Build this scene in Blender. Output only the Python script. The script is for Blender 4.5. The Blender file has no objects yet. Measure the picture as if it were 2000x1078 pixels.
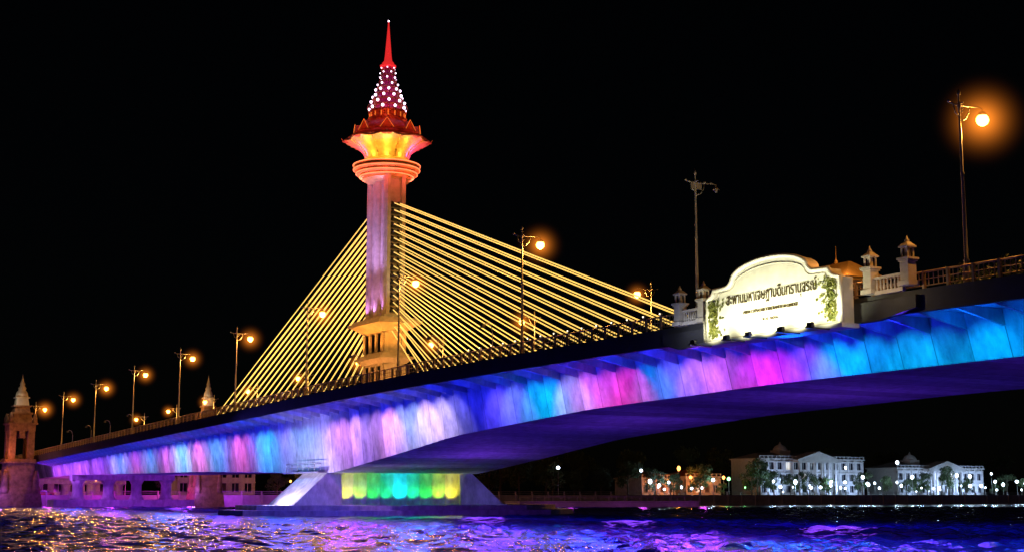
import bpy, math, random
import numpy as np
from mathutils import Vector, Matrix
random.seed(7)
scene=bpy.context.scene
COL=scene.collection
scene.view_settings.view_transform='Standard'
scene.view_settings.look='None'
scene.view_settings.exposure=0

# ---------------------------------------------------------------- materials
def newmat(name):
    m=bpy.data.materials.new(name); m.use_nodes=True
    nt=m.node_tree; b=nt.nodes['Principled BSDF']
    return m,nt,b
def stone(name,c1,c2,rough=.8,scale=.6,bump=.15,metal=0,streak=False,panel=0):
    m,nt,b=newmat(name); N=nt.nodes; L=nt.links
    tc=N.new('ShaderNodeTexCoord'); mp=N.new('ShaderNodeMapping')
    if streak: mp.inputs['Scale'].default_value=(1.0,1,.5)
    no=N.new('ShaderNodeTexNoise'); no.inputs['Scale'].default_value=scale; no.inputs['Detail'].default_value=8
    no.inputs['Roughness'].default_value=.65
    cr=N.new('ShaderNodeValToRGB'); cr.color_ramp.elements[0].position=.3; cr.color_ramp.elements[1].position=.7
    cr.color_ramp.elements[0].color=(*c1,1); cr.color_ramp.elements[1].color=(*c2,1)
    L.new(tc.outputs['Object'],mp.inputs[0]); L.new(mp.outputs[0],no.inputs[0]); L.new(no.outputs[0],cr.inputs[0])
    colout=cr.outputs[0]
    if panel:
        sp=N.new('ShaderNodeSeparateXYZ'); L.new(tc.outputs['Object'],sp.inputs[0])
        dv=N.new('ShaderNodeMath'); dv.operation='DIVIDE'; dv.inputs[1].default_value=panel; L.new(sp.outputs[0],dv.inputs[0])
        fl=N.new('ShaderNodeMath'); fl.operation='FLOOR'; L.new(dv.outputs[0],fl.inputs[0])
        wn=N.new('ShaderNodeTexWhiteNoise'); wn.noise_dimensions='1D'; L.new(fl.outputs[0],wn.inputs['W'])
        mr=N.new('ShaderNodeMapRange'); mr.inputs[3].default_value=.6; mr.inputs[4].default_value=1.2; L.new(wn.outputs[0],mr.inputs[0])
        fr=N.new('ShaderNodeMath'); fr.operation='FRACT'; L.new(dv.outputs[0],fr.inputs[0])
        gt=N.new('ShaderNodeMath'); gt.operation='GREATER_THAN'; gt.inputs[1].default_value=.03; L.new(fr.outputs[0],gt.inputs[0])
        m1=N.new('ShaderNodeMapRange'); m1.inputs[3].default_value=.45; m1.inputs[4].default_value=1; L.new(gt.outputs[0],m1.inputs[0])
        mm=N.new('ShaderNodeMath'); mm.operation='MULTIPLY'; L.new(mr.outputs[0],mm.inputs[0]); L.new(m1.outputs[0],mm.inputs[1])
        vm=N.new('ShaderNodeVectorMath'); vm.operation='SCALE'; L.new(colout,vm.inputs[0]); L.new(mm.outputs[0],vm.inputs['Scale']); colout=vm.outputs[0]
    L.new(colout,b.inputs['Base Color'])
    bu=N.new('ShaderNodeBump'); bu.inputs['Strength'].default_value=bump; bu.inputs['Distance'].default_value=.05
    n2=N.new('ShaderNodeTexNoise'); n2.inputs['Scale'].default_value=scale*9; n2.inputs['Detail'].default_value=5
    L.new(tc.outputs['Object'],n2.inputs[0]); L.new(n2.outputs[0],bu.inputs['Height']); L.new(bu.outputs[0],b.inputs['Normal'])
    b.inputs['Roughness'].default_value=rough; b.inputs['Metallic'].default_value=metal
    return m
def emis(name,c,s):
    m,nt,b=newmat(name)
    b.inputs['Base Color'].default_value=(*c,1)
    b.inputs['Emission Color'].default_value=(*c,1); b.inputs['Emission Strength'].default_value=s
    b.inputs['Roughness'].default_value=.4
    return m
M={}
M['web']=stone('painted_concrete',(.30,.30,.32),(.68,.68,.70),.75,1.1,.4,streak=True)
M['girder']=stone('segmental_concrete',(.30,.30,.32),(.70,.70,.72),.75,1.1,.4,streak=True,panel=3.1)
M['conc']=stone('concrete',(.26,.25,.24),(.42,.41,.39),.85,.5,.3)
M['dark']=stone('dark_fascia',(.02,.02,.022),(.045,.045,.05),.7,.6,.2)
M['asph']=stone('asphalt',(.04,.04,.042),(.065,.065,.065),.9,3,.3)
M['stone']=stone('cream_stone',(.36,.32,.27),(.62,.57,.5),.7,.8,.3)
M['brown']=stone('weathered_brown_stone',(.12,.06,.04),(.38,.22,.15),.8,1.1,.4)
M['white']=stone('white_stone',(.62,.6,.56),(.8,.78,.73),.6,.9,.15)
M['gold']=stone('gilded_plaster',(.55,.36,.12),(.85,.62,.28),.4,1.2,.2,metal=.35)
M['redroof']=stone('red_tile',(.30,.06,.04),(.6,.16,.08),.55,1.5,.3)
M['metal']=stone('painted_steel',(.30,.29,.27),(.45,.43,.4),.45,4,.1,metal=.5)
M['rail']=stone('bronze_railing',(.25,.17,.1),(.4,.28,.16),.5,3,.1,metal=.3)
M['black']=stone('black_steel',(.015,.015,.015),(.03,.03,.03),.5,3,.1)
M['orn']=stone('green_gold_relief',(.05,.075,.012),(.22,.22,.04),.45,3,.3,metal=.3)
M['letter']=stone('black_gold_lettering',(.03,.022,.012),(.07,.05,.02),.4,3,.05)
M['bark']=stone('bark',(.05,.035,.025),(.1,.075,.05),.9,3,.5)
M['leaf']=stone('foliage',(.025,.05,.015),(.09,.13,.04),.6,.5,.1)
M['leaf2']=stone('foliage_dark',(.03,.05,.02),(.07,.1,.035),.6,.4,.1)
M['soil']=stone('bank_ground',(.05,.055,.03),(.11,.1,.07),.9,.05,.3)
M['glass']=stone('dark_window_glass',(.01,.012,.018),(.02,.022,.03),.08,1,0)
M['cable']=emis('emissive_yellow_cable',(1,.68,.16),1.05)  # floodlight falling on the cables is put in as emission
M['sodium']=emis('sodium_globe',(1,.47,.05),20)
M['bulbw']=emis('white_bulb',(.7,.85,1),9)
M['lens']=emis('small_warm_lens',(1,.85,.6),2.5)
M['bulbg']=emis('green_bulb',(.3,1,.35),4)
M['bulbo']=emis('orange_bulb',(1,.36,.06),7)
M['led']=emis('pink_white_led',(1,.74,.98),4)
M['rim']=emis('amber_led_strip',(1,.28,.04),.55)
M['rimp']=emis('orange_pink_led_strip',(1,.26,.10),1.5)
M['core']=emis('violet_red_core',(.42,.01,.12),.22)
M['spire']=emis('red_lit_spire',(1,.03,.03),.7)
M['winlit']=emis('lit_window',(.9,.85,.75),.7)
M['car']=stone('red_car_paint',(.4,.03,.02),(.45,.04,.03),.3,2,0)
M['globeoff']=stone('unlit_globe',(.3,.3,.28),(.4,.4,.38),.3,2,0)
m=bpy.data.materials.new('lamp_glow_volume'); m.use_nodes=True; nt=m.node_tree; nt.nodes.clear()  # emission volume that paints a lamp's soft glow, no real mist
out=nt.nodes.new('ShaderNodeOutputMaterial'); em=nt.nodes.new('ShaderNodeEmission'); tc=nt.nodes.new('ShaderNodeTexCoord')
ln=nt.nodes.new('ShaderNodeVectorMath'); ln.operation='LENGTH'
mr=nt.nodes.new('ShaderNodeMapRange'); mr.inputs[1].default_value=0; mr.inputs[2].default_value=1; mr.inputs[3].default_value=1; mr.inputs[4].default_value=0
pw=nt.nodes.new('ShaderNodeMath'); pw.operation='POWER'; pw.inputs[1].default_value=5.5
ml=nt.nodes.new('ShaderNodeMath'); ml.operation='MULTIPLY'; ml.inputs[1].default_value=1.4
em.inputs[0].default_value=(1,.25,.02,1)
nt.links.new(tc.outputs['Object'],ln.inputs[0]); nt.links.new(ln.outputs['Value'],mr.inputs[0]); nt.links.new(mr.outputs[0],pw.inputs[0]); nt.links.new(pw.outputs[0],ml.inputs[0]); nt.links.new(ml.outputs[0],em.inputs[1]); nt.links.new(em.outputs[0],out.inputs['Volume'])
M['glow']=m

# ---------------------------------------------------------------- mesh builder
class MB:
    def __init__(s): s.v=[];s.f=[];s.m=[];s.sm=[]
    def add(s,vs,fs,mi=0,smooth=False):
        o=len(s.v); s.v+= [tuple(p) for p in vs]
        for f in fs: s.f.append([i+o for i in f]); s.m.append(mi); s.sm.append(smooth)
    def box(s,x0,x1,y0,y1,z0,z1,mi=0):
        s.add([(x0,y0,z0),(x1,y0,z0),(x1,y1,z0),(x0,y1,z0),(x0,y0,z1),(x1,y0,z1),(x1,y1,z1),(x0,y1,z1)],
              [(0,3,2,1),(4,5,6,7),(0,1,5,4),(1,2,6,5),(2,3,7,6),(3,0,4,7)],mi)
    def cbox(s,cx,cy,z0,z1,sx,sy,mi=0,tx=None,ty=None):
        tx=sx if tx is None else tx; ty=sy if ty is None else ty
        s.add([(cx-sx/2,cy-sy/2,z0),(cx+sx/2,cy-sy/2,z0),(cx+sx/2,cy+sy/2,z0),(cx-sx/2,cy+sy/2,z0),
               (cx-tx/2,cy-ty/2,z1),(cx+tx/2,cy-ty/2,z1),(cx+tx/2,cy+ty/2,z1),(cx-tx/2,cy+ty/2,z1)],
              [(0,3,2,1),(4,5,6,7),(0,1,5,4),(1,2,6,5),(2,3,7,6),(3,0,4,7)],mi)
    def rev(s,prof,n=24,cx=0,cy=0,mi=0,rf=None,smooth=True,cap=True,a0=0):
        vs=[]
        for k,(r,z) in enumerate(prof):
            for i in range(n):
                a=a0+2*math.pi*i/n
                rr,zz=(r,z) if rf is None else rf(r,z,a,k)
                vs.append((cx+rr*math.cos(a),cy+rr*math.sin(a),zz))
        fs=[]
        for k in range(len(prof)-1):
            for i in range(n):
                j=(i+1)%n
                fs.append((k*n+i,k*n+j,(k+1)*n+j,(k+1)*n+i))
        s.add(vs,fs,mi,smooth)
        if cap:
            o=len(s.v)-len(vs)
            s.f.append([o+i for i in range(n)][::-1]); s.m.append(mi); s.sm.append(False)
            s.f.append([o+(len(prof)-1)*n+i for i in range(n)]); s.m.append(mi); s.sm.append(False)
    def tube(s,pts,r,n=6,mi=0,r1=None):
        pts=[Vector(p) for p in pts]; vs=[]; m=len(pts)
        for k,p in enumerate(pts):
            d=(pts[min(k+1,m-1)]-pts[max(k-1,0)]).normalized()
            up=Vector((0,0,1)) if abs(d.z)<.95 else Vector((1,0,0))
            a=d.cross(up).normalized(); b=a.cross(d)
            rr=r if r1 is None else r+(r1-r)*k/(m-1)
            for i in range(n):
                t=2*math.pi*i/n
                vs.append(p+a*math.cos(t)*rr+b*math.sin(t)*rr)
        fs=[]
        for k in range(m-1):
            for i in range(n):
                j=(i+1)%n; fs.append((k*n+i,(k+1)*n+i,(k+1)*n+j,k*n+j))
        fs.append(list(range(n))); fs.append([(m-1)*n+i for i in range(n)][::-1])
        s.add(vs,fs,mi,True)
    def ball(s,c,r,n=10,mi=0,sz=1):
        prof=[(r*math.sin(math.pi*k/(n//2+1)),c[2]-r*sz*math.cos(math.pi*k/(n//2+1))) for k in range(n//2+2)]
        prof[0]=(r*.02,prof[0][1]); prof[-1]=(r*.02,prof[-1][1])
        s.rev(prof,n,c[0],c[1],mi)
    def extr(s,outline,y0,y1,mi=0):
        n=len(outline)
        vs=[(x,y0,z) for x,z in outline]+[(x,y1,z) for x,z in outline]
        fs=[list(range(n)),[n+i for i in range(n)][::-1]]+[(i,n+i,n+(i+1)%n,(i+1)%n) for i in range(n)]
        s.add(vs,fs,mi)
    def obj(s,name,mats,parent=None,loc=(0,0,0)):
        me=bpy.data.meshes.new(name); me.from_pydata(s.v,[],s.f)
        for k in (mats if isinstance(mats,(list,tuple)) else [mats]): me.materials.append(M[k])
        me.polygons.foreach_set('material_index',s.m)
        me.polygons.foreach_set('use_smooth',s.sm); me.update()
        o=bpy.data.objects.new(name,me); COL.objects.link(o); o.location=loc
        if parent: setp(o,parent)
        return o
WL={}
def setp(o,parent):
    o.parent=parent
    if parent.name in WL: o.matrix_parent_inverse=Matrix.Translation(-Vector(WL[parent.name]))
def empty(name,loc,label=None,cat=None,group=None,parent=None,world=False):
    e=bpy.data.objects.new(name,None); COL.objects.link(e); e.location=loc; e.empty_display_size=.5
    if label: e['label']=label
    if cat: e['category']=cat
    if group: e['group']=group
    if world: WL[e.name]=loc
    if parent: setp(e,parent)
    return e
def tag(o,label,cat,group=None):
    o['label']=label;o['category']=cat
    if group:o['group']=group
def light(kind,name,loc,power,color,parent=None,target=None,size=.15,angle=90,blend=.8):
    d=bpy.data.lights.new(name,kind); d.energy=power; d.color=color; d.shadow_soft_size=size
    o=bpy.data.objects.new(name,d); COL.objects.link(o); o.location=loc
    if kind=='SPOT': d.spot_size=math.radians(angle); d.spot_blend=blend
    if target is not None:
        o.rotation_euler=(Vector(target)-Vector(loc)).to_track_quat('-Z','Y').to_euler()
    if parent: setp(o,parent)
    return o
def copytree(root,loc,rz=0):
    n=root.copy(); COL.objects.link(n)
    n.location=loc; n.rotation_euler=(0,0,rz)
    def rec(src,dst):
        for c in list(src.children):
            k=c.copy(); COL.objects.link(k); k.parent=dst; k.matrix_parent_inverse=c.matrix_parent_inverse.copy()
            rec(c,k)
    rec(root,n)
    return n

# ---------------------------------------------------------------- profiles
def zd(X):
    d=abs(X+100)
    return 15.3-.00016*d*d if d<75 else 14.4-.024*(d-75)
_sx=np.array([-430,-360,-314,-222,-190,-184,-171,-165,-153,-137,-111,-85.6,-61,-30,0,20,30,45,60])
_sz=np.array([5.0,6.2,6.8,6.25,5.7,5.4,5.4,6.0,7.2,8.95,10.4,11.0,11.2,10.7,9.3,7.2,6.0,6.0,6.5])
_gx=np.linspace(-440,70,1021); _gz=np.interp(_gx,_sx,_sz); _k=np.hanning(19);_k/=_k.sum()
_gz=np.convolve(np.pad(_gz,9,mode='edge'),_k,'valid')
def zs(X): return float(np.interp(X,_gx,_gz))
YN,YF,YC=66.0,98.0,82.0
PX=-178.6; PR=-176.8

# ---------------------------------------------------------------- bridge
bridge=empty('bridge',(PX,YC,0),'long concrete cable-stayed river bridge lit in rainbow colours','bridge',world=True)
XS=[60-3.5*i for i in range(141)]
def loft(sec,xs,name,mats,parent):
    b=MB(); n=len(sec(xs[0])); vs=[]
    for x in xs: vs+=[(x,y,z) for y,z in sec(x)]
    fs=[]
    for k in range(len(xs)-1):
        for i in range(n):
            j=(i+1)%n; fs.append((k*n+i,k*n+j,(k+1)*n+j,(k+1)*n+i))
    fs.append(list(range(n))[::-1]); fs.append([(len(xs)-1)*n+i for i in range(n)])
    b.add(vs,fs,0); return b.obj(name,mats,parent)
loft(lambda x:[(71.5,zs(x)),(92.5,zs(x)),(93.4,zd(x)-.9),(70.6,zd(x)-.9)],XS,'box_girder','girder',bridge)
loft(lambda x:[(YN+.42,zd(x)-.88),(YF-.42,zd(x)-.88),(YF-.42,zd(x)),(YN+.42,zd(x))],XS,'deck',['web'],bridge)
loft(lambda x:[(YN+1.8,zd(x)+.004),(YF-1.8,zd(x)+.004),(YF-1.8,zd(x)+.01),(YN+1.8,zd(x)+.01)],XS,'roadway','asph',bridge)
for nm,a in (('edge_beam',YN),('edge_beam',YF-.4)):
    loft(lambda x:[(a,zd(x)-1.15),(a+.4,zd(x)-1.15),(a+.4,zd(x)+.25),(a,zd(x)+.25)],XS,nm,'dark',bridge)
bm=MB()
bm.add([(-.11,.45,-.88),(.11,.45,-.88),(.11,4.9,-.88),(-.11,4.9,-.88),(-.11,.45,-1.05),(.11,.45,-1.05),(.11,4.95,-1.95),(-.11,4.95,-1.95)],
       [(0,1,2,3),(4,7,6,5),(0,4,5,1),(1,5,6,2),(2,6,7,3),(3,7,4,0)],0)
b0=bm.obj('bracket','web')
for k in range(98):
    x=-27.9-3.1*k
    o=b0 if k==0 else b0.copy()
    if k: COL.objects.link(o)
    o.location=(x,YN,zd(x)); setp(o,bridge)
for side,y in ((0,YN+.2),(1,YF-.2)):
    b=MB()
    xs=[60-2.0*i for i in range(245)]
    for i,x in enumerate(xs):
        z=zd(x)+.25
        b.box(x-.09,x+.09,y-.09,y+.09,z,z+1.12)
        if i+1<len(xs):
            x2=xs[i+1]; z2=zd(x2)+.25
            for h,r in ((1.05,.07),(.62,.03),(.2,.04)):
                b.tube([(x,y,z+h),(x2,y,z2+h)],r,4)
            for q in range(1,5):
                xx=x+(x2-x)*q/5; zz=z+(z2-z)*q/5
                b.box(xx-.025,xx+.025,y-.02,y+.02,zz+.2,zz+1.0)
    b.obj('railing','rail',bridge)
loft(lambda x:[(YC-.4,zd(x)+.01),(YC+.4,zd(x)+.01),(YC+.2,zd(x)+.9),(YC-.2,zd(x)+.9)],XS,'median_barrier','conc',bridge)

def hexplat(b,cx,y0,y1,hw,z0,z1,mi=0,nose=9):
    pts=[(cx-hw,y0+nose),(cx-hw*.35,y0),(cx+hw*.35,y0),(cx+hw,y0+nose),(cx+hw,y1-nose),(cx+hw*.35,y1),(cx-hw*.35,y1),(cx-hw,y1-nose)]
    n=8; b.add([(x,y,z0) for x,y in pts]+[(x,y,z1) for x,y in pts],
        [list(range(n))[::-1],[n+i for i in range(n)]]+[(i,(i+1)%n,n+(i+1)%n,n+i) for i in range(n)],mi)
def make_pier(cx,ztop):
    p=empty('pier',(cx,YC,0),parent=bridge)
    WL[p.name]=(cx,YC,0)
    b=MB(); hexplat(b,cx+.5,60,108,13.5,-2,.75); hexplat(b,cx+.5,62,105.5,11.5,.75,1.35); b.obj('pier_platform','web',p)
    hx=4.6
    for s in (-1,1):
        b=MB()
        yi=YC+s*8.6; yt=YC+s*10.4; yb=YC+s*15.2
        vs=[(cx-hx,yi,1.35),(cx+hx,yi,1.35),(cx+hx-.4,yi,ztop),(cx-hx+.4,yi,ztop),(cx-hx,yb,1.35),(cx+hx,yb,1.35),(cx+hx-.4,yt,ztop),(cx-hx+.4,yt,ztop)]
        b.add(vs,[(0,1,2,3),(4,7,6,5),(0,4,5,1),(1,5,6,2),(2,6,7,3),(3,7,4,0)])
        b.obj('pier_wing','web',p)
    b=MB(); n=72
    pts=[]
    for s in (1,-1):
        for i in range(n+1):
            y=YC+s*(-8.58+17.16*i/n); ph=i/n*9*math.pi
            pts.append((cx+s*(3.7-.30*abs(math.sin(ph))),y))
    m=len(pts)
    b.add([(x,y,1.35) for x,y in pts]+[(x,y,ztop) for x,y in pts],[(i,(i+1)%m,m+(i+1)%m,m+i) for i in range(m)]+[[m+i for i in range(m)]],0)
    b.obj('pier_wall','web',p)
    return p
pier=make_pier(PR,5.55)
pier2=make_pier(38,6.3)
b=MB()
for x0 in np.linspace(PR-8,PR+4,7):
    b.tube([(x0,70.6,5.6),(x0,70.6,6.7)],.05,5)
b.tube([(PR-8,70.6,6.7),(PR+4,70.6,6.7)],.06,5); b.tube([(PR-8,70.6,6.15),(PR+4,70.6,6.15)],.04,5); b.box(PR-8.3,PR+4.3,70.2,71.6,5.45,5.6)
b.obj('inspection_walkway','metal',bridge)
for cx in (-312,-352,-392):
    b=MB()
    b.cbox(cx,YC,-1,1.6,6,30); b.cbox(cx,YC,zs(cx)-1.1,zs(cx)+.05,2.6,22,0)
    for yy in (72.5,79,85,91.5): b.rev([(1.7,1.6),(1.3,2.2),(1.1,3.0),(1.1,4.8),(1.6,zs(cx)-1.05)],16,cx,yy)
    b.obj('land_pier','web',bridge)

# ---------------------------------------------------------------- pylon
py=empty('pylon',(PX,YC,0),parent=bridge); WL[py.name]=(PX,YC,0)
def cb(b,z0,z1,a,bb,mi=0,ta=None,tb=None): b.cbox(PX,YC,z0,z1,a,bb,mi,ta,tb)
b=MB()
cb(b,13.5,16.2,8.0,4.4); cb(b,16.2,20.2,6.4,3.1); cb(b,20.2,20.8,6.8,3.5,0,8.4,4.8); cb(b,20.8,21.1,8.8,5.1); cb(b,21.1,21.5,7.4,4.0)
cb(b,21.5,24.5,6.4,3.1); cb(b,24.5,25.5,6.7,3.4,0,9.8,5.9); cb(b,25.5,25.9,10.5,6.5); cb(b,25.9,26.3,9.4,5.5); cb(b,26.3,27.0,7.6,3.9,0,6.3,2.7)
for z0,z1 in ((16.6,19.9),(21.8,24.3)):
    for sx in (-2.9,-1.0,1.0,2.9): b.cbox(PX+sx,YC,z0,z1,.5,3.6)
    for sy in (-1.3,1.3): b.cbox(PX,YC+sy,z0,z1,6.9,.5)
b.obj('pedestal','stone',py)
ZT=46.4
b=MB()
cb(b,27.0,ZT,5.9,2.2)
for sx,w in ((-2.7,1.1),(2.7,1.1),(-.0,1.5)):
    for s in (-1,1):
        n=8
        pts=[(PX+sx+w/2*math.cos(math.pi*i/n),YC+s*(1.1+.55*math.sin(math.pi*i/n))) for i in range(n+1)]
        m=len(pts); b.add([(x,y,26.6) for x,y in pts]+[(x,y,ZT) for x,y in pts],[(i,i+1,m+i+1,m+i) if s<0 else (i,m+i,m+i+1,i+1) for i in range(m-1)],0,True)
for s in (-1,1):
    for sy in (-1.1,1.1):
        b.cbox(PX+s*3.1,YC+sy,26.8,ZT,.5,.5)
for zz in np.arange(28.5,46,2.75): cb(b,zz,zz+.08,6.0,2.3)
b.obj('shaft','stone',py)
NC=19
def cab(i): return 42.3-i*(17.4/(NC-1)), 80-i*(64/(NC-1))
for s in (-1,1):
    for i in range(NC):
        z=cab(i)[0]
        if z<27.3: continue
        b=MB(); b.cbox(PX+s*3.1,YC,z-.7,z-.3,.5,1.3); b.tube([(PX+s*2.9,YC-.45,z),(PX+s*3.7,YC-.46,z-.36)],.14,6); b.tube([(PX+s*2.9,YC+.45,z),(PX+s*3.7,YC+.46,z-.36)],.14,6)
        b.obj('cable_anchor','black',py)
D=.9
b=MB()
b.rev([(2.9,44.7+D),(3.4,45.0+D),(3.4,45.25+D),(3.7,45.3+D),(3.75,45.5+D),(3.6,45.6+D),(4.2,45.75+D),(4.25,46.0+D),(4.0,46.1+D),(4.55,46.3+D),(4.6,46.6+D),(4.2,46.75+D),(4.65,46.95+D),(4.6,47.1+D),(3.9,47.3+D),(3.3,47.7+D)],48,PX,YC,0,None,False)
b.obj('capital_ring','gold',py)
b=MB()
for r,z in ((4.63,46.42),(4.28,45.86),(4.68,47.02),(3.78,45.38)):
    b.rev([(r-.03,z-.06+D),(r+.05,z-.06+D),(r+.05,z+.06+D),(r-.03,z+.06+D)],48,PX,YC,0,None,False,False)
b.obj('light_strip','rimp',py)
def petal(r,z,a,k):
    t=k/9
    lob=abs(math.cos(4*(a+.44)))
    return r*(1+.10*t*(lob-.6)), z+.3*t*t*(lob**3)
b=MB()
pr=[(3.2,47.6),(3.1,47.9),(3.15,48.3),(3.35,48.75),(3.7,49.15),(4.15,49.5),(4.7,49.85),(5.2,50.1),(5.6,50.25),(5.85,50.3)]
b.rev([(r,z+D) for r,z in pr],96,PX,YC,0,petal)
for i in range(8):
    a=-.44+(i+.5)*math.pi/4; c,s=math.cos(a),math.sin(a)
    b.tube([(PX+c*r*(1-.06*k/9)*1.01,YC+s*r*(1-.06*k/9)*1.01,z+D) for k,(r,z) in enumerate(pr)],.09,5)
b.obj('lotus_capital','gold',py)
b=MB()
def tips(r,z,a,k):
    lob=abs(math.cos(4*(a+.44)))**6
    return r*(1+.09*lob), z-.15*lob
b.rev([(r,z+D) for r,z in ((5.0,50.42),(5.7,50.5),(5.75,50.62),(5.1,50.75),(5.3,50.95),(5.2,51.05),(4.5,51.2),(4.5,51.5))],96,PX,YC,0,tips)
b.obj('cornice','redroof',py)
for i in range(8):
    a=-.44+i*math.pi/4; c,s=math.cos(a),math.sin(a)
    b=MB(); b.tube([(PX+c*5.1,YC+s*5.1,50.8+D),(PX+c*5.8,YC+s*5.8,50.5+D),(PX+c*6.15,YC+s*6.15,50.5+D),(PX+c*6.35,YC+s*6.35,50.9+D)],.16,6,0,.04)
    b.obj('cornice_finial','gold',py)
b=MB()
def ribs(r,z,a,k): return r*(1+.035*abs(math.cos(6*a))),z
b.rev([(r,z+D*.6) for r,z in ((4.4,51.7),(4.3,52.1),(3.95,52.6),(3.4,53.05),(2.75,53.5),(2.55,53.8),(2.7,54.1))],72,PX,YC,0,ribs)
b.obj('dome','redroof',py)
for i in range(8):
    b=MB()
    a=-.44+i*math.pi/4; c,s=math.cos(a),math.sin(a)
    def P(rad,tan,z): return (PX+c*rad-s*tan,YC+s*rad+c*tan,z+D*.7)
    b.add([P(4.55,-.9,51.8),P(4.55,.9,51.8),P(4.35,0,53.1),P(3.4,-.9,51.8),P(3.4,.9,51.8),P(3.0,0,53.1)],[(0,1,2),(0,2,5,3),(1,4,5,2)])
    b.tube([P(4.65,-.95,51.8),P(4.5,0,53.2),P(4.65,.95,51.8)],.05,5,1)
    b.obj('gable',['redroof','rim'],py)
b=MB()
b.rev([(2.4,54.4),(2.7,54.5),(2.7,54.65),(2.35,54.75),(2.35,55.3),(2.65,55.4),(2.65,55.6),(2.2,55.7)],32,PX,YC,0,None,False)
for i in range(16):
    a=i*math.pi/8; c,s=math.cos(a),math.sin(a)
    b.tube([(PX+c*2.6,YC+s*2.6,55.5),(PX+c*2.85,YC+s*2.85,56.2),(PX+c*2.6,YC+s*2.6,56.8)],.08,5,0,.03)
    b.tube([(PX+c*2.5,YC+s*2.5,54.7),(PX+c*2.5,YC+s*2.5,55.4)],.08,5,1)
b.obj('crown_band',['redroof','rim'],py)
lat=[(2.5,55.7),(2.4,56.5),(2.15,57.4),(1.80,58.3),(1.45,59.2),(1.18,60.1),(1.02,61.0),(.95,61.7),(.9,62.3)]
b=MB(); b.rev([(r*.7,z) for r,z in lat],24,PX,YC); b.obj('spire_core','core',py)
b=MB()
for i in range(16):
    a=i*math.pi/8
    b.tube([(PX+r*math.cos(a),YC+r*math.sin(a),z) for r,z in lat],.045,5)
for r,z in lat:
    b.rev([(r-.05,z-.04),(r+.06,z-.04),(r+.06,z+.04),(r-.05,z+.04)],24,PX,YC,0,None,False)
b.obj('lattice_cone','redroof',py)
for k in range(len(lat)-1):
    h=.5
    r=lat[k][0]*(1-h)+lat[k+1][0]*h+.1; z=lat[k][1]*(1-h)+lat[k+1][1]*h
    b=MB(); nn=9 if k<4 else 6
    for i in range(nn):
        a=(i+(k%2)*.5)*2*math.pi/nn
        b.ball((PX+r*math.cos(a),YC+r*math.sin(a),z),(.22,.21,.2,.19,.15,.13,.11,.09)[k],8)
    b.obj('string_of_lights','led',py)
b=MB(); b.rev([(1.1,62.2),(1.15,62.45),(.75,62.6),(.85,62.8),(.58,63.1),(.47,63.9),(.38,65.0),(.27,66.3),(.17,67.6),(.09,68.7),(.03,69.0)],16,PX,YC); b.obj('spire','spire',py)
b=MB(); b.ball((PX,YC,69.0),.14,8); b.obj('tip_light','led',py)
for s in (-1,1):
    for i in range(NC):
        zt,dist=cab(i)
        for sy in (-.55,.55):
            x1=PX+s*dist
            b=MB(); b.tube([(PX+s*2.9,YC+sy*.8,zt),(x1,YC+sy,zd(x1)+.3)],.08,5)
            b.obj('stay_cable','cable',bridge)

# ---------------------------------------------------------------- flood lights on the web
stops=[(-30,(.0,.35,1)),(-58,(.0,.42,1)),(-70,(.0,.5,1)),(-77,(.0,.35,1)),(-80,(.15,.06,1)),(-83,(.8,.02,1)),(-88,(.95,.04,.95)),(-92,(.9,.25,1)),(-96,(.2,.08,1)),
(-99,(.0,.3,1)),(-101,(.0,.5,1)),(-103.5,(1,.02,.5)),(-108,(1,.10,.7)),(-112,(.8,.2,1)),(-115,(.0,.55,1)),(-121,(.0,.45,1)),(-124,(.2,.12,1)),(-128,(.02,.02,.9)),(-134,(.02,.02,.9)),
(-138,(.55,.48,1)),(-143,(.8,.5,1)),(-148,(.12,.45,1)),(-153,(.85,.3,1)),(-160,(.5,.3,1)),(-168,(.85,.25,1)),(-175,(.12,.25,1)),(-181,(.15,.6,1)),(-187,(.35,.2,1)),(-193,(.0,.55,1)),
(-199,(.15,.2,1)),(-204,(1,.12,.55)),(-211,(.2,.2,1)),(-218,(.08,.45,1)),(-225,(.95,.15,.7)),(-234,(.03,.55,1)),(-243,(.9,.12,.8)),(-252,(.1,.4,1)),(-262,(.8,.12,.8)),(-272,(.15,.35,1)),(-285,(.5,.1,1)),(-330,(.5,.08,1))]
sx=np.array([a for a,_ in stops])[::-1]; sc=np.array([c for _,c in stops])[::-1]
x=-44.0; li=0
while x>-328:
    col=tuple(float(np.interp(x,sx,sc[:,i])) for i in range(3))
    H=zd(x)-zs(x)
    amp=random.uniform(.55,1.7)
    if -135<x<-127: amp=.4
    near_sign=-88<x<-62
    light('SPOT','wash_floodlight',(x,YN+.3 if near_sign else YN-.3,zd(x)-(2.7 if near_sign else 2.4)),(850+160*H)*amp,col,bridge,target=(x+random.uniform(-.5,.5),71.2,zd(x)-3.0-H*.36),size=.12,angle=74,blend=.7)
    if li%2==0:
        light('SPOT','underdeck_fill',(x+1.7,YN+.8,zd(x)-2.9),520,(.01,.02,1) if x<-66 else (.0,.13,1),bridge,target=(x+1.7,YN+3.5,zd(x)-.8),size=.2,angle=150)  # added blue fill standing in for floodlight spill on the brackets
    x-=3.3; li+=1
cols=((.9,.85,.02),(.5,1,.02),(.02,1,.04),(.0,1,.2),(.0,.8,1),(.0,1,.3),(.02,1,.05),(.5,1,.02),(1,.85,.03))
for i,c in enumerate(cols):
    y=YC-8.58+17.16*(i+.5)/9
    light('SPOT','pier_floodlight',(PR+4.7,y,1.55),(700,620,560,520,1500,560,520,640,760)[i],c,pier,target=(PR+3.6,y,3.5),size=.08,angle=80,blend=1)
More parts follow.
